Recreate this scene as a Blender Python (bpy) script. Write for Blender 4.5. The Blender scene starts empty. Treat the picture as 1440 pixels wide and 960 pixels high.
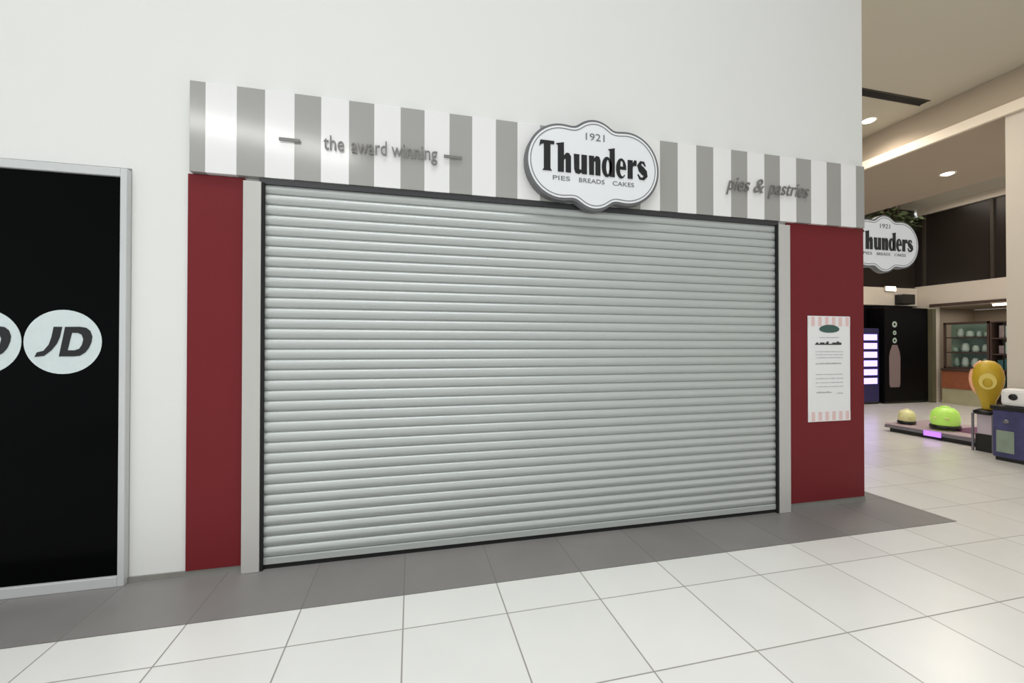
import bpy, bmesh, math, random
from mathutils import Vector, Matrix

random.seed(7)
PI = math.pi
scene = bpy.context.scene
COL = scene.collection

# ------------------------------------------------------------------ materials
def srgb(r, g, b):
    f = lambda c: (c / 12.92 if c <= 0.04045 else ((c + 0.055) / 1.055) ** 2.4)
    return (f(r / 255), f(g / 255), f(b / 255), 1)

def mat(name, col, rough=0.5, metal=0.0, spec=0.5, var=0.0, scale=3.0, emit=None, estr=0.0, bump=0.0, bscale=60, coat=0.0):
    m = bpy.data.materials.new(name); m.use_nodes = True
    nt = m.node_tree; b = nt.nodes['Principled BSDF']
    b.inputs['Base Color'].default_value = col
    b.inputs['Roughness'].default_value = rough
    b.inputs['Metallic'].default_value = metal
    b.inputs['Specular IOR Level'].default_value = spec
    b.inputs['Coat Weight'].default_value = coat
    if var > 0 or bump > 0:
        tc = nt.nodes.new('ShaderNodeTexCoord')
        if var > 0:
            n = nt.nodes.new('ShaderNodeTexNoise'); n.inputs['Scale'].default_value = scale; n.inputs['Detail'].default_value = 4
            nt.links.new(tc.outputs['Object'], n.inputs['Vector'])
            mx = nt.nodes.new('ShaderNodeMixRGB')
            mx.inputs[1].default_value = tuple(c * (1 - var) for c in col[:3]) + (1,)
            mx.inputs[2].default_value = tuple(min(1, c * (1 + var)) for c in col[:3]) + (1,)
            nt.links.new(n.outputs['Fac'], mx.inputs[0]); nt.links.new(mx.outputs[0], b.inputs['Base Color'])
        if bump > 0:
            n2 = nt.nodes.new('ShaderNodeTexNoise'); n2.inputs['Scale'].default_value = bscale
            nt.links.new(tc.outputs['Object'], n2.inputs['Vector'])
            bp = nt.nodes.new('ShaderNodeBump'); bp.inputs['Strength'].default_value = bump; bp.inputs['Distance'].default_value = 0.01
            nt.links.new(n2.outputs['Fac'], bp.inputs['Height']); nt.links.new(bp.outputs[0], b.inputs['Normal'])
    if emit:
        b.inputs['Emission Color'].default_value = emit; b.inputs['Emission Strength'].default_value = estr
    return m

def math_node(nt, op, a, bv=None):
    n = nt.nodes.new('ShaderNodeMath'); n.operation = op
    for i, v in enumerate((a, bv)):
        if v is None: continue
        if isinstance(v, (int, float)): n.inputs[i].default_value = v
        else: nt.links.new(v, n.inputs[i])
    return n.outputs[0]

def tile_mat(name, col, ox, oy, size, grout, rough, var, gw=0.007, cvar=0.06, alt=None, spec=0.5):
    """square floor tiles on world x/y, grout lines through (ox, oy)"""
    m = bpy.data.materials.new(name); m.use_nodes = True
    nt = m.node_tree; b = nt.nodes['Principled BSDF']
    geo = nt.nodes.new('ShaderNodeNewGeometry'); sep = nt.nodes.new('ShaderNodeSeparateXYZ')
    nt.links.new(geo.outputs['Position'], sep.inputs[0])
    fr = []; fl = []
    for ax, o in (('X', ox), ('Y', oy)):
        u = math_node(nt, 'DIVIDE', math_node(nt, 'SUBTRACT', sep.outputs[ax], o), size)
        f = math_node(nt, 'FRACT', math_node(nt, 'ADD', u, 200.0))
        fl.append(math_node(nt, 'FLOOR', math_node(nt, 'ADD', u, 200.0)))
        d = math_node(nt, 'MINIMUM', f, math_node(nt, 'SUBTRACT', 1.0, f))
        fr.append(math_node(nt, 'MULTIPLY', d, size))
    dist = math_node(nt, 'MINIMUM', fr[0], fr[1])
    line = math_node(nt, 'LESS_THAN', dist, gw / 2)
    comb = nt.nodes.new('ShaderNodeCombineXYZ'); nt.links.new(fl[0], comb.inputs[0]); nt.links.new(fl[1], comb.inputs[1])
    wn = nt.nodes.new('ShaderNodeTexWhiteNoise'); wn.noise_dimensions = '3D'; nt.links.new(comb.outputs[0], wn.inputs['Vector'])
    nz = nt.nodes.new('ShaderNodeTexNoise'); nz.inputs['Scale'].default_value = 2.2; nz.inputs['Detail'].default_value = 6
    nt.links.new(geo.outputs['Position'], nz.inputs['Vector'])
    k = math_node(nt, 'ADD', math_node(nt, 'MULTIPLY', math_node(nt, 'SUBTRACT', wn.outputs['Value'], 0.5), cvar),
                  math_node(nt, 'MULTIPLY', math_node(nt, 'SUBTRACT', nz.outputs['Fac'], 0.5), var))
    k = math_node(nt, 'ADD', k, 1.0)
    vm = nt.nodes.new('ShaderNodeVectorMath'); vm.operation = 'SCALE'; vm.inputs[0].default_value = col[:3]
    nt.links.new(k, vm.inputs['Scale'])
    mx = nt.nodes.new('ShaderNodeMixRGB'); nt.links.new(line, mx.inputs[0]); nt.links.new(vm.outputs[0], mx.inputs[1]); mx.inputs[2].default_value = grout
    nt.links.new(mx.outputs[0], b.inputs['Base Color'])
    r = math_node(nt, 'ADD', math_node(nt, 'MULTIPLY', line, 0.4), rough)
    r = math_node(nt, 'ADD', r, math_node(nt, 'MULTIPLY', math_node(nt, 'SUBTRACT', nz.outputs['Fac'], 0.5), 0.05))
    nt.links.new(r, b.inputs['Roughness']); b.inputs['Specular IOR Level'].default_value = spec
    return m

def stripe_mat(name, c_gray, c_white, start, pitch, width, rough=0.22):
    m = bpy.data.materials.new(name); m.use_nodes = True
    nt = m.node_tree; b = nt.nodes['Principled BSDF']
    tc = nt.nodes.new('ShaderNodeTexCoord'); sep = nt.nodes.new('ShaderNodeSeparateXYZ'); nt.links.new(tc.outputs['Object'], sep.inputs[0])
    u = math_node(nt, 'FRACT', math_node(nt, 'ADD', math_node(nt, 'DIVIDE', math_node(nt, 'SUBTRACT', sep.outputs['X'], start), pitch), 50.0))
    ln = math_node(nt, 'LESS_THAN', u, width / pitch)
    mx = nt.nodes.new('ShaderNodeMixRGB'); nt.links.new(ln, mx.inputs[0]); mx.inputs[1].default_value = c_white; mx.inputs[2].default_value = c_gray
    nt.links.new(mx.outputs[0], b.inputs['Base Color']); b.inputs['Roughness'].default_value = rough
    return m

M = {}
M['wall'] = mat('wall_paint', srgb(233, 233, 230), 0.6, var=0.012, scale=1.2, bump=0.05, bscale=200)
M['wallwarm'] = mat('wall_beige', srgb(214, 205, 192), 0.6, var=0.02)
M['ceil'] = mat('ceiling_paint', srgb(206, 200, 184), 0.8, var=0.02, scale=0.6)
M['soffit'] = mat('soffit_paint', srgb(180, 166, 148), 0.8, var=0.03, scale=0.6)
M['soffit_lit_edge'] = mat('soffit_lit_edge_paint', srgb(238, 226, 208), 0.6)  # paler colour imitates the bright lit line along the beam edge
M['tile'] = tile_mat('floor_tile', srgb(222, 221, 217), 0.558, -0.9, 0.6, srgb(150, 146, 140), 0.26, 0.10, gw=0.008)
M['border'] = tile_mat('border_tile', srgb(126, 123, 121), 0.558, -0.575, 0.6, srgb(112, 109, 106), 0.45, 0.35, gw=0.006, cvar=0.08)
M['skirt'] = mat('skirting_tile', srgb(138, 136, 130), 0.5, var=0.12, scale=8)
M['red'] = mat('red_laminate', srgb(116, 34, 39), 0.5, spec=0.2, var=0.05, scale=2)
M['stripe'] = stripe_mat('striped_laminate', srgb(166, 165, 161), srgb(240, 239, 238), -1.192, 0.3690, 0.178, 0.13)
M['shutter'] = mat('shutter_paint', srgb(188, 192, 190), 0.38, metal=0.2, var=0.05, scale=1.5)
M['rail'] = mat('guide_paint', srgb(196, 194, 190), 0.45, metal=0.1, var=0.03, bump=0.03)
M['rubber_gap'] = mat('black_rubber_and_gaps', srgb(18, 18, 18), 0.8)  # bottom seal, plus the black that stands in for dark gaps
M['dark'] = mat('dark_metal', srgb(62, 62, 64), 0.4, metal=0.3)
M['grey'] = mat('sign_edge_grey', srgb(112, 112, 114), 0.45, metal=0.2)
M['white'] = mat('sign_white', srgb(238, 240, 242), 0.4)
M['ink'] = mat('black_ink', srgb(14, 14, 16), 0.45)
M['inkgrey'] = mat('grey_ink', srgb(120, 120, 122), 0.5)
M['letter'] = mat('brushed_letter', srgb(126, 124, 122), 0.4, metal=0.2)
M['alu'] = mat('aluminium', srgb(206, 208, 208), 0.4, metal=0.15, var=0.04)
M['glass'] = mat('dark_glass', srgb(3, 4, 4), 0.15, spec=0.05)
M['decal'] = mat('decal_white', srgb(212, 224, 224), 0.5, var=0.06, scale=20)
M['faint'] = mat('faint_print', srgb(176, 178, 182), 0.5)
M['paper'] = mat('paper', srgb(240, 240, 240), 0.5)
M['pink'] = mat('pink_print', srgb(214, 150, 150), 0.5)
M['greenink'] = mat('dark_green_print', srgb(60, 92, 84), 0.5)
M['black'] = mat('black_gloss', srgb(10, 10, 12), 0.35)
M['vend'] = mat('black_vinyl', srgb(8, 7, 9), 0.55, spec=0.12)
M['upper'] = mat('dark_glazing', srgb(40, 34, 30), 0.3, var=0.3, scale=1.0)
M['mull'] = mat('dark_mullion', srgb(58, 52, 44), 0.5)
M['lamp'] = mat('lamp_lens', (1, 0.95, 0.88, 1), 0.5, emit=(1, 0.93, 0.83, 1), estr=9)
M['ring'] = mat('lamp_ring', srgb(225, 220, 210), 0.4)
M['purple'] = mat('purple_screen', srgb(120, 100, 190), 0.4, emit=(0.42, 0.33, 0.95, 1), estr=2.2)
M['purplebox'] = mat('purple_box', srgb(22, 18, 48), 0.4, emit=(0.12, 0.08, 0.5, 1), estr=0.05)
M['bottle'] = mat('bottle_print', srgb(128, 112, 112), 0.5)
M['pillar'] = mat('olive_pillar', srgb(92, 90, 68), 0.6, var=0.15, scale=3)
M['brown'] = mat('brown_counter', srgb(150, 88, 58), 0.6, var=0.25, scale=9)
M['olive'] = mat('olive_panel', srgb(176, 172, 140), 0.6, var=0.15, scale=5)
M['display'] = mat('teal_display', srgb(124, 150, 136), 0.3, var=0.5, scale=3.0)
M['stock'] = mat('pale_stock', srgb(170, 190, 180), 0.5, var=0.2, scale=9)
M['stock2'] = mat('grey_stock', srgb(132, 120, 118), 0.5, var=0.2, scale=9)
M['stock3'] = mat('teal_stock', srgb(50, 88, 88), 0.5, var=0.2, scale=9)
M['frame'] = mat('brown_frame', srgb(74, 58, 50), 0.5)
M['leaf'] = mat('leaf', srgb(60, 74, 40), 0.6, var=0.4, scale=20)
M['twig'] = mat('twig', srgb(84, 62, 44), 0.7)
M['lime'] = mat('lime_plastic_glow', srgb(180, 226, 104), 0.3, emit=(0.45, 0.8, 0.12, 1), estr=0.22)  # faint emission brightens the green; the toy is no lamp
M['cream'] = mat('cream_plastic', srgb(236, 232, 176), 0.3)
M['mint'] = mat('mint_plastic', srgb(140, 160, 140), 0.4)
M['plat'] = mat('platform_top', srgb(196, 176, 186), 0.3)
M['plum'] = mat('plum_print', srgb(112, 66, 100), 0.4)
M['glow'] = mat('purple_strip', srgb(160, 110, 220), 0.4, emit=(0.45, 0.18, 0.9, 1), estr=1.1)
M['yellow'] = mat('yellow_plastic', srgb(202, 170, 44), 0.35, var=0.15, scale=6)
M['yellowlight'] = mat('pale_yellow_plastic', srgb(226, 204, 104), 0.3)
M['peach_sheen'] = mat('peach_reflection', srgb(246, 186, 150), 0.35)  # peach colour imitates light reflected on the globe's side
M['lilac'] = mat('lilac_panel', srgb(212, 200, 214), 0.4)
M['navy'] = mat('navy_print', srgb(66, 66, 112), 0.4, var=0.6, scale=9)
M['sage'] = mat('sage_print', srgb(140, 156, 142), 0.4, var=0.3, scale=8)
M['steel'] = mat('steel_edge', srgb(128, 126, 136), 0.35, metal=0.5)

# ------------------------------------------------------------------ mesh helpers
def add_box(bm, x0, x1, y0, y1, z0, z1):
    vs = [bm.verts.new((x, y, z)) for z in (z0, z1) for y in (y0, y1) for x in (x0, x1)]
    for f in ((0, 2, 3, 1), (4, 5, 7, 6), (0, 1, 5, 4), (1, 3, 7, 5), (3, 2, 6, 7), (2, 0, 4, 6)):
        bm.faces.new([vs[i] for i in f])
    return vs

def add_prism(bm, loops, y0, y1):
    """loops of (x, z): first outer then holes, filled and extruded from y0 (front) to y1"""
    es = []
    for lp in loops:
        vs = [bm.verts.new((x, y0, z)) for x, z in lp]
        es += [bm.edges.new((vs[i], vs[(i + 1) % len(vs)])) for i in range(len(vs))]
    r = bmesh.ops.triangle_fill(bm, edges=es, use_beauty=True, use_dissolve=False)
    fs = [g for g in r['geom'] if isinstance(g, bmesh.types.BMFace)]
    if abs(y1 - y0) > 1e-6:
        e = bmesh.ops.extrude_face_region(bm, geom=fs)
        bmesh.ops.translate(bm, vec=(0, y1 - y0, 0), verts=[g for g in e['geom'] if isinstance(g, bmesh.types.BMVert)])

def add_lathe(bm, prof, seg=24, c=(0, 0, 0), sx=1, sy=1):
    rings = []
    for r, z in prof:
        if r < 1e-5: rings.append([bm.verts.new((c[0], c[1], c[2] + z))])
        else: rings.append([bm.verts.new((c[0] + r * sx * math.cos(2 * PI * i / seg), c[1] + r * sy * math.sin(2 * PI * i / seg), c[2] + z)) for i in range(seg)])
    for a, b in zip(rings, rings[1:]):
        for i in range(seg):
            j = (i + 1) % seg
            if len(a) == 1 and len(b) == 1: continue
            if len(a) == 1: bm.faces.new((a[0], b[j], b[i]))
            elif len(b) == 1: bm.faces.new((a[i], a[j], b[0]))
            else: bm.faces.new((a[i], a[j], b[j], b[i]))

def add_tube(bm, pts, rad, seg=8):
    pts = [Vector(p) for p in pts]; rings = []
    for i, p in enumerate(pts):
        t = (pts[min(i + 1, len(pts) - 1)] - pts[max(i - 1, 0)]).normalized()
        a = t.cross(Vector((0, 0, 1)) if abs(t.z) < 0.9 else Vector((1, 0, 0))).normalized(); b = t.cross(a)
        rings.append([bm.verts.new(p + rad * (a * math.cos(2 * PI * k / seg) + b * math.sin(2 * PI * k / seg))) for k in range(seg)])
    for r0, r1 in zip(rings, rings[1:]):
        for k in range(seg): bm.faces.new((r0[k], r0[(k + 1) % seg], r1[(k + 1) % seg], r1[k]))
    bm.faces.new(rings[0]); bm.faces.new(rings[-1][::-1])

def obj(name, bm, m, parent=None, smooth=False, bevel=0, loc=None):
    bmesh.ops.recalc_face_normals(bm, faces=bm.faces)
    me = bpy.data.meshes.new(name); bm.to_mesh(me); bm.free()
    o = bpy.data.objects.new(name, me); COL.objects.link(o)
    for mm in (m if isinstance(m, (list, tuple)) else [m]): me.materials.append(mm)
    if smooth:
        for p in me.polygons: p.use_smooth = True
    if bevel:
        b = o.modifiers.new('bevel', 'BEVEL'); b.width = bevel; b.segments = 2; b.limit_method = 'ANGLE'
    if parent: o.parent = parent
    if loc: o.location = loc
    return o

def box(name, x0, x1, y0, y1, z0, z1, m, parent=None, bevel=0):
    bm = bmesh.new(); add_box(bm, x0, x1, y0, y1, z0, z1); return obj(name, bm, m, parent, bevel=bevel)

def boxes(name, lst, m, parent=None, bevel=0):
    bm = bmesh.new()
    for b in lst: add_box(bm, *b)
    return obj(name, bm, m, parent, bevel=bevel)

def tag(o, label=None, cat=None, group=None, kind=None):
    if label: o['label'] = label
    if cat: o['category'] = cat
    if group: o['group'] = group
    if kind: o['kind'] = kind
    return o

def thing(name, label, cat, loc=(0, 0, 0), rz=0, group=None):
    o = bpy.data.objects.new(name, None); COL.objects.link(o); o.location = loc; o.rotation_euler = (0, 0, rz); o.empty_display_size = 0.1
    return tag(o, label, cat, group)

def struct(o): o['kind'] = 'structure'; return o

def copy_tree(o, parent=None):
    c = o.copy(); COL.objects.link(c)
    if parent: c.parent = parent
    for ch in list(o.children): copy_tree(ch, c)
    return c

def text_bm(s, size, width=None, bold=0.0, shear=0.0, extr=0.004, sx=1.0):
    """outline text as a mesh in the x/z plane, facing -y, centred on x, baseline z=0"""
    cu = bpy.data.curves.new('t', 'FONT'); cu.body = s; cu.size = size; cu.align_x = 'CENTER'; cu.extrude = extr
    cu.offset = bold; cu.shear = shear; cu.resolution_u = 4
    o = bpy.data.objects.new('t', cu); COL.objects.link(o)
    dg = bpy.context.evaluated_depsgraph_get(); dg.update()
    me = bpy.data.meshes.new_from_object(o.evaluated_get(dg))
    bm = bmesh.new(); bm.from_mesh(me)
    bpy.data.objects.remove(o); bpy.data.curves.remove(cu); bpy.data.meshes.remove(me)
    if width:
        xs = [v.co.x for v in bm.verts]; sx = width / (max(xs) - min(xs)); cx = (max(xs) + min(xs)) / 2
        for v in bm.verts: v.co.x = (v.co.x - cx) * sx
    for v in bm.verts: v.co = Vector((v.co.x, -v.co.z, v.co.y))
    return bm

def stroke(pts, ws):
    """a tapering stroke as an outline loop"""
    P = [Vector(p) for p in pts]; L = []; R = []
    for i, p in enumerate(P):
        t = (P[min(i + 1, len(P) - 1)] - P[max(i - 1, 0)]).normalized(); n = Vector((-t.y, t.x)); w = ws[i] if isinstance(ws, (list, tuple)) else ws
        L.append(tuple(p + n * w / 2)); R.append(tuple(p - n * w / 2))
    return L + R[::-1]

def ell(cx, cz, rx, rz, n=24, a0=0, a1=2 * PI):
    return [(cx + rx * math.cos(a0 + (a1 - a0) * i / n), cz + rz * math.sin(a0 + (a1 - a0) * i / n)) for i in range(n)]

def rect(x0, x1, z0, z1): return [(x0, z0), (x1, z0), (x1, z1), (x0, z1)]

# ------------------------------------------------------------------ camera
cam = bpy.data.cameras.new('camera'); co = bpy.data.objects.new('camera', cam); COL.objects.link(co)
F_PX, YAW, PITCH, ROLL = 590.13, 0.2351, 0.0074, 0.0012
cam.sensor_fit = 'HORIZONTAL'; cam.sensor_width = 36; cam.lens = 36 * F_PX / 1440; cam.clip_start = 0.05
fw = Vector((math.sin(YAW) * math.cos(PITCH), math.cos(YAW) * math.cos(PITCH), math.sin(PITCH)))
rt = Vector((math.cos(YAW), -math.sin(YAW), 0)); up = rt.cross(fw)
r2 = rt * math.cos(ROLL) + up * math.sin(ROLL); u2 = -rt * math.sin(ROLL) + up * math.cos(ROLL)
CAM = Vector((0, -3.343, 1.596))
co.matrix_world = Matrix(((r2.x, u2.x, -fw.x, CAM.x), (r2.y, u2.y, -fw.y, CAM.y), (r2.z, u2.z, -fw.z, CAM.z), (0, 0, 0, 1)))
scene.camera = co

# ------------------------------------------------------------------ setting
H = 5.5          # concourse ceiling
SOF = 4.9        # dropped soffit
XR = 14.2         # shops on the far side of the concourse
YB = 5.7          # end of the concourse
fl = struct(box('floor', -6, 18, -9, 9, -0.1, 0.0, M['tile']))
bm = bmesh.new()
add_box(bm, -6, 4.81, -0.575, 0.0, 0.0, 0.003); add_box(bm, 4.5, 4.81, 0.0, YB, 0.0, 0.003)
struct(obj('trim_1', bm, M['border']))
# front wall with openings for the dark shopfront and the shutter
bm = bmesh.new()
WT = 7.0
add_box(bm, -1.836, -1.04, 0, 0.25, 0, 2.78); add_box(bm, 3.40, 4.5, 0, 0.25, 0, 2.78); add_box(bm, -6, 4.5, 0, 0.25, 2.78, WT)
struct(obj('wall_front', bm, M['wall']))
struct(box('wall_left', 4.3, 4.5, 0.26, YB, 0, WT, M['wall']))
boxb = struct(boxes('baseboard_front', [(-1.835, -1.15, -0.014, -0.001, 0.003, 0.04), (3.56, 4.5, -0.014, -0.001, 0.003, 0.06)], M['skirt']))
# ceiling of the concourse at the side
struct(boxes('ceiling', [(4.52, XR + 2.6, -9, YB + 0.2, H, H + 0.1)], M['ceil']))
bm = bmesh.new(); add_box(bm, 8.285, 11.2, -9, YB - 0.01, SOF, H - 0.005)
struct(obj('trim_2', bm, M['soffit']))
struct(box('trim_3', 8.22, 8.28, -9, YB - 0.01, SOF - 0.02, SOF + 0.13, M['soffit_lit_edge']))  # trim added to carry the painted bright line of the beam
struct(box('column_square', 8.29, 9.0, 0.10, 0.85, 0, SOF - 0.005, M['wallwarm']))
# end wall: dark shop zone below, pale fascia band, dark upper storey
struct(boxes('wall_back', [(4.55, XR - 0.01, YB, YB + 0.2, 2.72, 3.22)], M['wallwarm']))
struct(boxes('wall_back_lower', [(4.55, XR - 0.01, YB + 0.12, YB + 0.3, 0, 2.71)], M['vend']))
struct(boxes('wall_back_upper', [(4.55, XR - 0.01, YB + 0.06, YB + 0.2, 3.23, H - 0.01)], M['upper']))
# shops on the right side of the concourse
struct(boxes('wall_right', [(XR, XR + 0.2, -9, YB + 0.2, 2.66, 3.27), (XR, XR + 0.2, -9, 3.3, 0, 2.66), (XR, XR + 0.2, 5.30, YB + 0.2, 0, 2.66)], M['wallwarm']))
w2 = struct(thing('window_2', None, None))
box('glazing', XR + 0.06, XR + 0.16, -4, YB + 0.2, 3.28, 5.3, M['upper'], w2)
for y in (5.55, 4.1, 3.6, 2.6, 1.2, -0.4):
    box('mullion', XR, XR + 0.06, y - 0.03, y + 0.03, 3.28, 5.3, M['mull'], w2)
struct(box('trim_4', XR - 0.02, XR + 0.2, -9, YB - 0.01, 5.305, H - 0.005, M['wallwarm']))
struct(box('trim_5', XR - 0.03, XR - 0.002, -4, YB - 0.3, 2.66, 2.74, M['frame']))
# recessed shop interior behind the side opening
struct(boxes('wall_shop', [(16.6, 16.75, 2.9, 6.0, 0, 2.66), (XR + 0.21, 16.6, 5.75, 5.9, 0, 2.66), (XR + 0.21, 16.6, 2.9, 3.05, 0, 2.66), (XR + 0.21, 16.7, 2.9, 6.0, 2.67, 2.75)], M['soffit']))
struct(box('column_olive', XR - 0.14, XR - 0.01, 5.26, 5.60, 0, 2.6, M['pillar']))

# ------------------------------------------------------------------ left shopfront (dark glass)
w1 = struct(thing('window_1', None, None, (-3.7, 0, 0)))
def wbox(name, x0, x1, y0, y1, z0, z1, m): 
    o = box(name, x0 + 3.7, x1 + 3.7, y0, y1, z0, z1, m, w1, bevel=0.004); return o
wbox('window_frame', -1.876, -1.838, -0.05, 0.05, 0.003, 2.76, M['alu'])
wbox('window_frame', -6, -1.876, -0.05, 0.05, 2.705, 2.76, M['alu'])
wbox('window_frame', -6, -1.876, -0.05, 0.05, 0.003, 0.07, M['alu'])
wbox('glass', -6, -1.876, -0.03, -0.01, 0.07, 2.705, M['glass'])
JC = (625, 450)
def jd(cx, label):
    sx, sz = 0.207 / 405, 0.207 / 345
    g = lambda lp: [((x - JC[0]) * sx, -(z - JC[1]) * sz) for x, z in lp]
    t = thing('logo_decal', label, 'logo', (cx, -0.031, 1.61), group='round logos on the dark glass')
    bm = bmesh.new(); add_prism(bm, [ell(0, 0, 0.207, 0.207, 48)], -0.004, -0.001); obj('disc', bm, M['decal'], t)
    bm = bmesh.new()
    add_prism(bm, [g([(527, 288), (614, 288), (590, 400), (560, 470), (505, 540), (430, 600), (335, 610), (358, 562), (425, 545), (478, 480), (505, 400)])], -0.007, -0.0045)
    add_prism(bm, [g([(645, 288), (800, 286), (865, 296), (908, 330), (930, 390), (922, 450), (895, 515), (855, 565), (800, 600), (740, 606), (583, 606)]),
                   g([(715, 352), (780, 352), (818, 372), (836, 420), (822, 480), (795, 522), (750, 540), (672, 540)])], -0.007, -0.0045)
    obj('lettering', bm, M['ink'], t)
    return t
jd(-2.185, 'whole round white JD logo on the black shop glass')
jd(-2.610, 'round white logo on black glass, cut off by the frame edge')

# ------------------------------------------------------------------ roller shutter
SL, SR = -1.03, 3.385
t = thing('roller_shutter', 'wide closed grey roller shutter with horizontal curved slats', 'shutter', ((SL + SR) / 2, -0.02, 0))
ox = (SL + SR) / 2
bm = bmesh.new(); PITCHZ = 0.0740; z0 = 0.085; n = 0
prof = [(0.008, 0.0), (-0.003, 0.002), (-0.0095, 0.011), (-0.0145, 0.023), (-0.017, 0.034), (-0.0150, 0.046), (-0.0095, 0.058), (-0.002, 0.067), (0.008, 0.071), (0.008, 0.0740)]
z = z0
while z < 2.69:
    dz = random.uniform(-0.0012, 0.0012); a = [bm.verts.new((SL - ox - 0.02, y + dz, z + p)) for y, p in prof]; b = [bm.verts.new((SR - ox + 0.02, y - dz, z + p)) for y, p in prof]
    for i in range(len(prof) - 1): bm.faces.new((a[i], b[i], b[i + 1], a[i + 1]))
    z += PITCHZ
c = obj('curtain', bm, M['shutter'], t, smooth=True)
box('bottom_rail', SL - ox, SR - ox, -0.018, 0.012, 0.034, 0.083, M['shutter'], t, bevel=0.004)
box('rubber_seal', SL - ox, SR - ox, -0.012, 0.008, 0.0035, 0.033, M['rubber_gap'], t)
def guide(x0, x1, slot):
    bm = bmesh.new()
    # U channel: face, and a lip by the curtain
    add_box(bm, x0 - ox, x1 - ox, -0.045, -0.028, 0.0035, 2.742)
    if slot > 0: add_box(bm, x0 - ox, x0 - ox + 0.05, -0.028, 0.05, 0.0035, 2.742)
    else: add_box(bm, x1 - ox - 0.05, x1 - ox, -0.028, 0.05, 0.0035, 2.742)
    obj('guide_rail', bm, M['rail'], t, bevel=0.003)
guide(-1.147, -1.033, 1); guide(3.392, 3.522, -1)
box('gap_shade_strip', SL - ox - 0.003, SL - ox + 0.016, -0.038, -0.016, 0.0035, 2.74, M['rubber_gap'], t)  # solid black strip painting the dark gap between guide and curtain
box('gap_shade_strip', SR - ox - 0.012, SR - ox + 0.006, -0.038, -0.016, 0.0035, 2.74, M['rubber_gap'], t)  # same painted gap shade on the right side
box('header_shadow_strip', SL - ox - 0.02, SR - ox + 0.02, -0.026, 0.02, 2.735, 2.775, M['dark'], t)  # dark bar standing in for the shadow line under the fascia

# ------------------------------------------------------------------ red panels
tag(box('wall_panel', -1.500, -1.150, -0.022, -0.001, 0.043, 2.772, M['red'], bevel=0.002), 'narrow dark red panel between the white wall and the shutter', 'panel', 'red wall panels')
tag(box('wall_panel', 3.528, 4.480, -0.022, -0.001, 0.062, 2.79, M['red'], bevel=0.002), 'wide dark red panel carrying the white poster', 'panel', 'red wall panels')

# ------------------------------------------------------------------ striped fascia
FY = -0.055
t = thing('fascia_board', 'long grey and white striped fascia board above the shutter', 'fascia', (0, 0, 0))
bm = bmesh.new()
vs = add_box(bm, -1.478, 4.452, FY, -0.001, 2.778, 3.40)
obj('panel', bm, M['stripe'], t, bevel=0.002)
def fascia_text(s, xc, zc, width, size, shear, dashes=None):
    bm = text_bm(s, size, width, bold=0.0, shear=shear, extr=0.004)
    for v in bm.verts: v.co += Vector((xc, FY - 0.016, zc))
    for x0, x1 in dashes or (): box('dash', x0, x1, FY - 0.02, FY - 0.012, zc + 0.03, zc + 0.055, M['letter'], t, bevel=0.003)
    o = obj('lettering', bm, M['letter'], t); return o
fascia_text('the', -0.555, 3.012, 0.14, 0.155, 0.0, [(-0.92, -0.78), (0.24, 0.38)])
fascia_text('award', -0.31, 3.012, 0.25, 0.155, 0.0)
fascia_text('winning', 0.02, 3.012, 0.34, 0.155, 0.0)
fascia_text('pies', 2.93, 3.02, 0.26, 0.19, 0.35)
fascia_text('&', 3.16, 3.02, 0.12, 0.19, 0.35)
fascia_text('pastries', 3.50, 3.02, 0.48, 0.19, 0.35)

# ------------------------------------------------------------------ cloud-shaped sign
def cloud(s=1.0, n=160):
    lobes = [(0, 0, 0.285, 0.385), (-0.295, 0.0, 0.312, 0.320), (0.295, 0.0, 0.312, 0.320)]
    out = []
    for i in range(n):
        a = 2 * PI * i / n; d = (math.cos(a), math.sin(a)); best = 0
        for cx, cz, rx, rz in lobes:
            A = (d[0] / rx) ** 2 + (d[1] / rz) ** 2; B = -2 * cx * d[0] / rx ** 2; C = (cx / rx) ** 2 - 1
            D = B * B - 4 * A * C
            if D >= 0: best = max(best, (-B + math.sqrt(D)) / (2 * A))
        out.append((d[0] * best, d[1] * best))
    # soften the notches a little
    for _ in range(8):
        out = [((out[i - 1][0] + 2 * out[i][0] + out[(i + 1) % n][0]) / 4, (out[i - 1][1] + 2 * out[i][1] + out[(i + 1) % n][1]) / 4) for i in range(n)]
    return [(x * s, z * s) for x, z in out]

def inset(lp, d):
    n = len(lp); o = []
    for i in range(n):
        a = Vector(lp[i - 1]); b = Vector(lp[(i + 1) % n]); t_ = (b - a).normalized(); nrm = Vector((-t_.y, t_.x)); o.append(tuple(Vector(lp[i]) + nrm * d))
    return o

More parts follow.
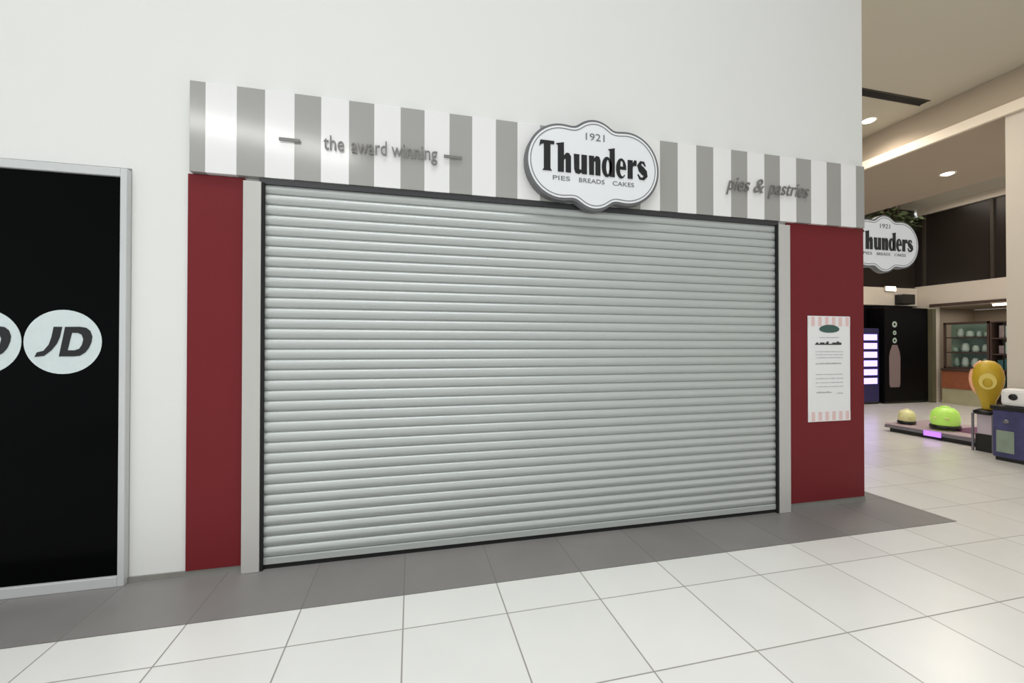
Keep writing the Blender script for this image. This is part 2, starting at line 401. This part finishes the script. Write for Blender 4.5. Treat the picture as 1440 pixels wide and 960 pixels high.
def thunders_loops():
    L = []
    # T
    L.append([[(-0.480, 0.190), (-0.470, 0.240), (-0.352, 0.240), (-0.352, 0.214), (-0.385, 0.214), (-0.385, 0.018), (-0.372, 0.0), (-0.452, 0.0), (-0.440, 0.018), (-0.440, 0.214), (-0.462, 0.208)]])
    # h
    L.append([[(-0.335, 0.226), (-0.268, 0.240), (-0.268, 0.135), (-0.245, 0.158), (-0.222, 0.156), (-0.206, 0.130), (-0.206, 0.0), (-0.251, 0.0), (-0.251, 0.112), (-0.268, 0.100), (-0.268, 0.0), (-0.320, 0.0), (-0.320, 0.212)]])
    # u
    L.append([[(-0.180, 0.156), (-0.132, 0.156), (-0.132, 0.035), (-0.112, 0.030), (-0.112, 0.156), (-0.064, 0.156), (-0.064, 0.0), (-0.108, 0.0), (-0.110, 0.012), (-0.135, -0.004), (-0.165, 0.004), (-0.176, 0.034)]])
    # n
    L.append([[(-0.045, 0.156), (0.000, 0.156), (0.000, 0.138), (0.022, 0.160), (0.048, 0.152), (0.058, 0.125), (0.058, 0.0), (0.014, 0.0), (0.014, 0.118), (0.0, 0.108), (0.0, 0.0), (-0.042, 0.0)]])
    # d
    L.append([ell(0.118, 0.078, 0.046, 0.084, 20), ell(0.126, 0.078, 0.016, 0.062, 16)])
    L.append([[(0.143, 0.0), (0.190, 0.0), (0.190, 0.240), (0.130, 0.226), (0.145, 0.214)]])
    # e
    arc = lambda cx, cz, rx, rz, a0, a1, n: [(cx + rx * math.cos(math.radians(a0 + (a1 - a0) * i / n)), cz + rz * math.sin(math.radians(a0 + (a1 - a0) * i / n))) for i in range(n + 1)]
    L.append([arc(0.250, 0.078, 0.047, 0.084, 0, 322, 22) + arc(0.262, 0.072, 0.024, 0.060, 310, 190, 8) + [(0.240, 0.070), (0.297, 0.070)],
              [(0.242, 0.094), (0.268, 0.094), (0.268, 0.128), (0.260, 0.143), (0.250, 0.143), (0.243, 0.128)]])
    # r
    L.append([[(0.312, 0.156), (0.358, 0.156), (0.358, 0.132), (0.376, 0.160), (0.396, 0.154), (0.394, 0.112), (0.372, 0.112), (0.358, 0.100), (0.358, 0.0), (0.312, 0.0)]])
    # s
    L.append([stroke([(0.480, 0.118), (0.462, 0.148), (0.436, 0.148), (0.420, 0.122), (0.440, 0.090), (0.470, 0.062), (0.482, 0.034), (0.462, 0.010), (0.430, 0.010), (0.408, 0.044)],
                     [0.008, 0.018, 0.022, 0.036, 0.056, 0.056, 0.036, 0.024, 0.020, 0.008])])
    return L

def sign_parts(t, s, depth, y_faces):
    """body, white face(s), lettering on the cloud-shaped plaque"""
    cl = cloud(s)
    bm = bmesh.new(); add_prism(bm, [cl], -depth / 2, depth / 2); obj('sign_body', bm, M['grey'], t)
    for sgn in y_faces:
        bm = bmesh.new(); add_prism(bm, [inset(cl, 0.020 * s)], -depth / 2 - 0.006, -depth / 2 - 0.0008); o = obj('sign_face', bm, M['white'], t)
        bm = bmesh.new(); add_prism(bm, [inset(cl, 0.036 * s), inset(cl, 0.043 * s)], -depth / 2 - 0.008, -depth / 2 - 0.0065); p = obj('border_line', bm, M['inkgrey'], t)
        bm = bmesh.new()
        for lp in thunders_loops():
            add_prism(bm, [[((x - 0.012) * s, (z * 1.02 - 0.085) * s) for x, z in l] for l in lp], -depth / 2 - 0.012, -depth / 2 - 0.0065)
        q = obj('name_lettering', bm, M['ink'], t)
        tl = []
        for wd, xc, wid in (('PIES', -0.30, 0.15), ('BREADS', -0.03, 0.23), ('CAKES', 0.26, 0.20)):
            bm = text_bm(wd, 0.052 * s, wid * s, extr=0.001)
            for v in bm.verts: v.co += Vector((xc * s, -depth / 2 - 0.008, -0.155 * s))
            tl.append(obj('tagline_word', bm, M['inkgrey'], t))
        bm = text_bm('1921', 0.085 * s, 0.17 * s, extr=0.001)
        for v in bm.verts: v.co += Vector((0, -depth / 2 - 0.008, 0.205 * s))
        w = obj('date', bm, M['inkgrey'], t)
        if sgn < 0:
            for k in [o, p, q, w] + tl: k.rotation_euler = (0, 0, PI)
t = thing('shop_sign', 'white cloud-shaped Thunders sign fixed over the striped fascia', 'sign', (1.475, -0.095, 3.082))
sign_parts(t, 0.985, 0.065, (1,))
t = thing('projecting_sign', 'white cloud-shaped Thunders sign sticking out past the wall corner', 'sign', (5.115, 0.25, 2.72))
sign_parts(t, 0.84, 0.05, (1, -1))
bm = bmesh.new(); add_tube(bm, [(-0.61, 0, 0.12), (-0.48, 0, 0.12)], 0.018); add_tube(bm, [(-0.61, 0, -0.12), (-0.48, 0, -0.12)], 0.018)
add_box(bm, -0.613, -0.60, -0.06, 0.06, -0.2, 0.2); obj('bracket', bm, M['dark'], t)

# ------------------------------------------------------------------ poster
t = thing('poster', 'tall white printed notice on the wide red panel', 'poster', (4.03, -0.024, 1.362))
PW, PH = 0.262, 0.520
box('sheet', -PW, PW, -0.004, 0.0, -PH, PH, M['paper'], t)
M['pinkstripe'] = stripe_mat('pink_stripe_print', srgb(232, 200, 198), srgb(240, 237, 237), -PW + 0.04, 0.085, 0.042, 0.5)
box('stripe_print', -PW, PW, -0.0055, -0.0042, PH - 0.10, PH - 0.008, M['pinkstripe'], t)
box('stripe_print', -PW, PW, -0.0055, -0.0042, -PH + 0.008, -PH + 0.095, M['pinkstripe'], t)
bm = bmesh.new(); add_prism(bm, [ell(0.0, 0.0, 0.125, 0.04, 24)], -0.0065, -0.0058)
for v in bm.verts: v.co.z += PH - 0.125 - 0.25 * v.co.x ** 2
obj('logo_print', bm, M['greenink'], t)
random.seed(3)
def line(z, h, x0, x1, name='text_line', m='faint'):
    # one line of unreadably small print: a jagged run of letter-like ticks along a thin base
    top = []; x = x0
    while x < x1:
        w_ = random.uniform(0.004, 0.010) * (h / 0.008) ** 0.6; k = random.choice([0.35, 0.7, 1.0, 0.7]); top += [(x, z + h * k), (min(x + w_, x1), z + h * k)]; x += w_
    bm = bmesh.new(); add_prism(bm, [[(x0, z)] + [(x1, z)] + top[::-1]], -0.006, -0.0045); obj(name, bm, M[m], t)
line(PH - 0.215, 0.008, -0.12, 0.12)
for z_ in (0.165, 0.135, 0.105): line(z_, 0.007, -0.17, 0.17)
line(0.045, 0.013, -0.17, 0.15)
for z_ in (-0.06, -0.10, -0.14, -0.18): line(z_, 0.007, -0.17, 0.17)
line(-0.24, 0.014, -0.16, 0.03); line(-0.25, 0.010, 0.08, 0.17)
line(0.235, 0.034, -0.175, 0.15, 'heading_line', 'dark')

# ------------------------------------------------------------------ lights in the concourse ceiling
def downlight(loc, label, w=60, down=(0, 0, -1), ang=150):
    t = thing('ceiling_light', label, 'light', loc, group='round downlights of the concourse')
    bm = bmesh.new(); add_lathe(bm, [(0.09, -0.004), (0.125, -0.012), (0.13, 0.0)], 28); obj('trim_ring', bm, M['ring'], t, smooth=True)
    bm = bmesh.new(); add_lathe(bm, [(0.0, -0.032), (0.06, -0.025), (0.095, -0.006)], 24); obj('lens', bm, M['lamp'], t, smooth=True)
    li = bpy.data.lights.new('lamp', 'SPOT'); li.energy = w; li.color = (1, 0.90, 0.78); li.spot_size = math.radians(ang); li.spot_blend = 0.6; li.shadow_soft_size = 0.08
    lo = bpy.data.objects.new('lamp', li); COL.objects.link(lo); lo.parent = t; lo.location = (0, 0, -0.06)
    return t
downlight((7.72, 2.28, H - 0.002), 'glowing round downlight between the shop wall corner and the ceiling beam', 45)
downlight((10.03, 2.54, SOF - 0.002), 'glowing round downlight under the dropped ceiling soffit', 110)
t = thing('wall_light', 'small bright light on the pale fascia band above the dark vending machine', 'light', (13.12, YB - 0.002, 3.18))
bm = bmesh.new(); add_box(bm, -0.19, 0.19, -0.05, 0, -0.075, 0.075); obj('housing', bm, M['ring'], t, bevel=0.02)
bm = bmesh.new(); add_box(bm, -0.17, 0.17, -0.058, -0.052, -0.055, 0.055); obj('lens', bm, M['lamp'], t)
t = thing('air_vent', 'long dark slot vent in the concourse ceiling', 'vent', (7.3, 1.66, H))
box('vent_slot', -0.72, 0.72, -0.06, 0.06, -0.012, -0.002, M['rubber_gap'], t)
boxes('vent_frame', [(-0.74, 0.74, -0.075, -0.061, -0.014, -0.001), (-0.74, 0.74, 0.061, 0.075, -0.014, -0.001)], M['mull'], t)

# ------------------------------------------------------------------ concourse: things at the end wall
t = thing('drinks_fridge', 'tall purple-lit drinks fridge against the dark end wall', 'fridge', (12.05, YB + 0.05, 0))
boxes('cabinet', [(-0.45, 0.28, -0.35, 0.02, 0.06, 2.05)], M['purplebox'], t, bevel=0.02)
for k in range(6): box('shelf_glow', -0.38, 0.2, -0.357, -0.352, 0.55 + k * 0.235, 0.55 + k * 0.235 + 0.16, M['purple'], t)
box('kick_plate', -0.45, 0.28, -0.33, 0.0, 0.003, 0.06, M['black'], t)
t = thing('vending_machine', 'tall black vending machine with a grey bottle picture on its front', 'vending machine', (13.42, YB + 0.05, 0))
box('cabinet', -0.95, 0.62, -0.4, 0.02, 0.05, 2.62, M['vend'], t, bevel=0.02)
box('kick_plate', -0.93, 0.6, -0.36, 0.0, 0.003, 0.05, M['black'], t)
bm = bmesh.new()
pr = [(0.16, 0.45), (0.19, 0.52), (0.20, 1.25), (0.17, 1.42), (0.085, 1.60)]
add_prism(bm, [[(x, z) for x, z in pr] + [(-x, z) for x, z in pr[::-1]]], -0.408, -0.402)
for v in bm.verts: v.co.x -= 0.62
obj('bottle_picture', bm, M['bottle'], t)
for zc, r in ((1.72, 0.075), (1.93, 0.06), (2.16, 0.085)):
    bm = bmesh.new(); add_prism(bm, [ell(-0.62, zc, r, r, 14), ell(-0.62, zc, r * 0.45, r * 0.45, 10)], -0.408, -0.402); obj('dot_print', bm, M['stock'], t)
t = tag(box('wall_speaker', 13.32, 13.78, YB - 0.22, YB - 0.001, 2.74, 3.02, M['black'], bevel=0.02), 'small black box unit fixed on the pale fascia band', 'speaker')
# plant
t = thing('trailing_plant', 'dark green leafy plant hanging from the ceiling behind the projecting sign', 'plant', (12.72, YB - 0.35, 0))
bm = bmesh.new(); random.seed(11)
for i in range(420):
    a = random.uniform(0, 2 * PI); r = math.sqrt(random.random()); c = Vector((0.95 * r * math.cos(a), 0.25 * r * math.sin(a), 4.98 + 0.30 * random.uniform(-1, 1) * math.sqrt(max(0, 1 - r * r * 0.8))))
    d = Vector((random.uniform(-1, 1), random.uniform(-1, 1), random.uniform(-0.9, 0.3))).normalized(); n_ = d.orthogonal().normalized(); w = random.uniform(0.03, 0.055); l = random.uniform(0.10, 0.2)
    bm.faces.new([bm.verts.new(c), bm.verts.new(c + d * l * 0.5 + n_ * w), bm.verts.new(c + d * l), bm.verts.new(c + d * l * 0.5 - n_ * w)])
obj('foliage', bm, M['leaf'], t)
bm = bmesh.new()
for i in range(7):
    x = random.uniform(-0.7, 0.7); add_tube(bm, [(x, random.uniform(-0.1, 0.1), H - 0.002), (x * 0.9, 0.0, 5.1), (x * 1.1, random.uniform(-0.15, 0.1), 4.8)], 0.012, 6)
obj('stem', bm, M['twig'], t)

# ------------------------------------------------------------------ shop across the concourse (x = XR)
t = thing('shop_counter', 'reddish brown shop counter below the greenish display window', 'counter', (XR + 0.05, 4.68, 0))
box('front_panel', 0, 0.5, -0.46, 0.5, 0.42, 0.90, M['brown'], t)
box('plinth', 0.02, 0.5, -0.46, 0.5, 0.003, 0.42, M['olive'], t)
box('countertop', -0.04, 0.52, -0.48, 0.5, 0.90, 0.96, M['frame'], t, bevel=0.01)
t = thing('display_case', 'greenish glass display case standing on the brown counter', 'display case', (XR + 0.1, 4.68, 0.961))
boxes('case_frame', [(0, 0.05, -0.46, -0.42, 0, 1.25), (0, 0.05, 0.44, 0.48, 0, 1.25), (0, 0.05, -0.46, 0.48, 1.19, 1.25), (0, 0.05, -0.46, 0.48, 0.0, 0.05)], M['frame'], t)
box('back_panel', 0.3, 0.34, -0.46, 0.48, 0, 1.25, M['display'], t)
for zz in (0.42, 0.82): box('shelf', 0.03, 0.3, -0.41, 0.43, zz, zz + 0.03, M['frame'], t)
random.seed(5)
for zz in (0.051, 0.451, 0.851):
    y = -0.38
    while y < 0.3:
        w = random.uniform(0.1, 0.2); hh = random.uniform(0.12, 0.28)
        bm = bmesh.new(); add_lathe(bm, [(0, 0), (w * 0.42, 0), (w * 0.45, hh * 0.3), (w * 0.36, hh * 0.8), (w * 0.2, hh), (0, hh)], 12)
        o = obj('display_jar', bm, M[random.choice(['stock', 'stock', 'stock2', 'display'])], None, smooth=True, loc=(XR + 0.28, 4.68 + y + w / 2, 0.961 + zz + 0.001))
        tag(o, 'small jar-shaped goods on the shelves of the greenish display case', 'jar', 'goods in the display case')
        y += w + 0.03
box_ = thing('display_shelf', 'dark open shelving unit beside the column, stocked with small goods', 'shelf', (XR + 0.1, 3.92, 0))
boxes('side_panel', [(0, 0.4, -0.58, -0.55, 0.003, 2.2)], M['frame'], box_); box('side_panel', 0, 0.4, 0.25, 0.28, 0.003, 2.2, M['frame'], box_)
box('back_panel', 0.4, 0.43, -0.58, 0.28, 0.003, 2.2, M['stock2'], box_)
for zz in (0.1, 0.55, 0.95, 1.35, 1.75, 2.17): box('shelf', 0, 0.4, -0.55, 0.25, zz, zz + 0.03, M['frame'], box_)
for si, zz in enumerate((0.581, 0.981, 1.381, 1.781)):
    y = -0.52
    while y < 0.08:
        w = random.uniform(0.09, 0.16); hh = random.uniform(0.18, 0.32)
        o = box('packet', XR + 0.14, XR + 0.32, 3.92 + y, 3.92 + y + w, zz, zz + hh, M['stock3'] if si < 2 else M[random.choice(['stock2', 'stock', 'stock2'])], bevel=0.012)
        tag(o, ['dark teal packet on the lower shelves of the dark shelving unit', 'dark teal packet on the lower shelves of the dark shelving unit', 'grey or pale packet on the upper shelves of the dark shelving unit', 'grey or pale packet on the upper shelves of the dark shelving unit'][si], 'packet', ['teal packets', 'teal packets', 'grey packets', 'grey packets'][si])
        y += w + 0.025
t = thing('ceiling_strip_light', 'bright strip light under the shop fascia beside the column', 'light', (XR - 0.06, 3.75, 2.60))
box('tube', -0.02, 0.02, -0.6, 0.30, -0.02, 0.02, M['lamp'], t); box('housing', -0.03, 0.03, -0.62, 0.32, 0.022, 0.055, M['ring'], t)

# ------------------------------------------------------------------ kiddie ride area
t = thing('ride_platform', 'low black platform with purple-lit edge carrying the toy cars', 'platform', (9.19, 1.98, 0))
box('base', -0.56, 0.60, -0.62, 0.62, 0.003, 0.07, M['black'], t)
box('top_board', -0.60, 0.62, -0.68, 0.68, 0.12, 0.15, M['plat'], t, bevel=0.01)
box('edge_band', -0.605, -0.56, -0.68, 0.68, 0.072, 0.119, M['steel'], t)
box('light_strip', -0.62, -0.606, -0.18, 0.06, 0.05, 0.135, M['glow'], t)
box('mat', -0.3, 0.5, -0.6, -0.05, 0.151, 0.158, M['plum'], t)
def toy_car(name, label, loc, rz, mbody, s):
    t = thing(name, label, 'toy car', loc, rz, 'toy cars on the platform')
    bm = bmesh.new(); prof = [(0, 0.06), (0.20, 0.06), (0.235, 0.12), (0.24, 0.24), (0.215, 0.36), (0.14, 0.435), (0.0, 0.455)]
    add_lathe(bm, [(r * s, z * s) for r, z in prof], 28, sx=1.15, sy=0.95); obj('body', bm, mbody, t, smooth=True)
    bm = bmesh.new(); add_lathe(bm, [(0.19 * s, 0.0), (0.245 * s, 0.012 * s), (0.255 * s, 0.05 * s), (0.235 * s, 0.085 * s), (0.19 * s, 0.09 * s)], 28, sx=1.15, sy=0.95); obj('bumper', bm, M['black'], t, smooth=True)
    bm = bmesh.new(); add_lathe(bm, [(0.0, 0.42 * s), (0.09 * s, 0.42 * s), (0.075 * s, 0.47 * s), (0, 0.485 * s)], 20); obj('dome', bm, mbody, t, smooth=True)
    for sg in (-1, 1):
        bm = bmesh.new(); add_lathe(bm, [(0, -0.02 * s), (0.03 * s, -0.01 * s), (0.034 * s, 0.01 * s), (0, 0.02 * s)], 12); obj('headlamp', bm, M['cream'], t, smooth=True, loc=(-0.265 * s, sg * 0.09 * s, 0.24 * s))
    return t
toy_car('toy_car', 'bright lime green rounded toy car on the platform', (8.93, 1.95, 0.16), 0.3, M['lime'], 0.82)
toy_car('toy_car', 'small pale cream rounded toy car at the far end of the platform', (8.86, 2.48, 0.16), 0.5, M['cream'], 0.55)

# yellow globe machine on a pedestal
t = thing('globe_machine', 'yellow globe-shaped toy machine on a pale pedestal next to the column', 'toy machine', (8.43, 1.13, 0))
bm = bmesh.new()
prof = [(0, 0.60), (0.065, 0.60), (0.068, 0.66), (0.085, 0.76), (0.13, 0.88), (0.162, 1.0), (0.172, 1.10), (0.160, 1.21), (0.125, 1.30), (0.07, 1.355), (0, 1.37)]
add_lathe(bm, prof, 32); obj('globe', bm, M['yellow'], t, smooth=True)
bm = bmesh.new(); add_prism(bm, [ell(0, 1.06, 0.09, 0.12, 24), ell(0, 1.04, 0.05, 0.07, 20)], -0.172, -0.164); 
for v in bm.verts: v.co = Vector((v.co.x, v.co.y, v.co.z))
o = obj('face_plate', bm, M['yellowlight'], t); o.rotation_euler = (0, 0, -1.1)
bm = bmesh.new()
pts = [(0.168 * math.cos(a), 0, 1.09 + 0.27 * math.sin(a)) for a in [PI / 2 + 0.35 + i * (PI - 0.7) / 14 for i in range(15)]]
add_tube(bm, pts, 0.03, 8); o = obj('rim_reflection', bm, M['peach_sheen'], t, smooth=True); o.rotation_euler = (0, 0, -0.95)  # tube shaped as the light reflection along the globe's left side
bm = bmesh.new(); add_lathe(bm, [(0, 0.56), (0.15, 0.56), (0.16, 0.60), (0.09, 0.635), (0, 0.635)], 20); obj('collar', bm, M['black'], t, smooth=True)
box('pedestal', -0.085, 0.085, -0.085, 0.085, 0.26, 0.56, M['lilac'], t, bevel=0.008)
box('base', -0.10, 0.10, -0.10, 0.10, 0.003, 0.258, M['black'], t, bevel=0.01)
bm = bmesh.new()
for sx in (-1, 1):
    for sy in (-1, 1): add_tube(bm, [(sx * 0.115, sy * 0.115, 0.003), (sx * 0.115, sy * 0.115, 0.57)], 0.016)
obj('corner_post', bm, M['steel'], t)

# capsule cabinet with printed front, at the frame edge
t = thing('toy_cabinet', 'low navy and green printed cabinet with black top in front of the column', 'cabinet', (8.15, 0.55, 0), 0.0)
bm = bmesh.new(); add_box(bm, -0.22, 0.06, -0.55, 0.27, 0.05, 0.70); obj('body', bm, M['navy'], t, bevel=0.01)
box('foot', -0.2, 0.05, -0.53, 0.25, 0.003, 0.05, M['black'], t)
box('top', -0.24, 0.07, -0.57, 0.29, 0.70, 0.76, M['black'], t, bevel=0.012)
for k in range(3): box('front_print', -0.227, -0.221, 0.17 - k * 0.28 - 0.12, 0.17 - k * 0.28 + 0.06, 0.12, 0.42, M['sage'], t, bevel=0.002)
for k in range(3): 
    bm = bmesh.new(); add_lathe(bm, [(0, -0.006), (0.035, -0.006), (0.03, 0.012), (0, 0.014)], 14); o = obj('coin_knob', bm, M['steel'], t, smooth=True); o.rotation_euler = (0, -PI / 2, 0); o.location = (-0.222, 0.13 - k * 0.28, 0.55)
t = thing('white_dispenser', 'white rounded dispenser with a black dot on top of the printed cabinet', 'dispenser', (8.06, 0.55, 0.761))
bm = bmesh.new(); add_box(bm, -0.13, 0.12, -0.2, 0.2, 0, 0.24); obj('body', bm, M['paper'], t, bevel=0.05)
bm = bmesh.new(); add_lathe(bm, [(0, 0), (0.045, 0), (0.04, 0.015), (0, 0.02)], 18); o = obj('button', bm, M['black'], t, smooth=True); o.rotation_euler = (0, -PI / 2, 0); o.location = (-0.131, 0.06, 0.13)

# ------------------------------------------------------------------ light
w = bpy.data.worlds.new('World'); scene.world = w; w.use_nodes = True
nt = w.node_tree; bg = nt.nodes['Background']
tc = nt.nodes.new('ShaderNodeTexCoord'); sp = nt.nodes.new('ShaderNodeSeparateXYZ'); nt.links.new(tc.outputs['Generated'], sp.inputs[0])
rp = nt.nodes.new('ShaderNodeValToRGB'); nt.links.new(math_node(nt, 'MULTIPLY_ADD', sp.outputs['Z'], 0.5), rp.inputs[0])
rp.inputs[0].links[0].from_node.inputs[2].default_value = 0.5
el = rp.color_ramp.elements
el[0].position = 0.30; el[0].color = (0.46, 0.47, 0.47, 1); el[1].position = 0.95; el[1].color = (0.42, 0.425, 0.42, 1)
e = el.new(0.50); e.color = (0.97, 1.01, 1.04, 1); e = el.new(0.62); e.color = (0.72, 0.735, 0.73, 1)
nt.links.new(rp.outputs[0], bg.inputs[0]); bg.inputs[1].default_value = 0.93

def area(name, loc, tgt, sx, sy, e, col):
    li = bpy.data.lights.new(name, 'AREA'); li.shape = 'RECTANGLE'; li.size = sx; li.size_y = sy; li.energy = e; li.color = col
    o = bpy.data.objects.new(name, li); COL.objects.link(o); o.location = loc
    o.rotation_euler = (Vector(tgt) - Vector(loc)).to_track_quat('-Z', 'Y').to_euler()
    return o
area('atrium_lamp', (-2.8, -6.0, 5.72), (-0.9, 0, 3.0), 3.4, 0.22, 36, (1, 0.99, 0.96))
sk = area('skylight_lamp', (-0.5, -3.9, 11.0), (-0.5, -3.6, 0), 9, 3, 190, (0.97, 1.0, 1.0)); sk.data.spread = math.radians(75)
area('concourse_fill', (12.6, 1.5, H - 0.06), (12.6, 1.5, 0), 2.4, 7, 118, (1, 0.90, 0.78))  # unseen fill added to brighten the far part of the concourse
area('concourse_fill', (6.2, 2.2, H - 0.06), (6.2, 2.2, 0), 2.4, 5, 78, (1, 0.92, 0.82))  # second unseen fill, added over the near part
area('soffit_fill', (9.8, 1.5, SOF - 0.05), (9.8, 1.5, 0), 1.5, 6, 60, (1, 0.90, 0.78))  # unseen fill added below the soffit to lift the warm zone
area('shop_fill', (15.4, 4.4, 2.6), (15.4, 4.4, 0), 1.6, 2.2, 9, (1, 0.93, 0.84))  # unseen fill added so the shop display shows up

scene.view_settings.view_transform = 'Standard'
scene.view_settings.look = 'None'
scene.view_settings.exposure = 0.16
scene.cycles.max_bounces = 8
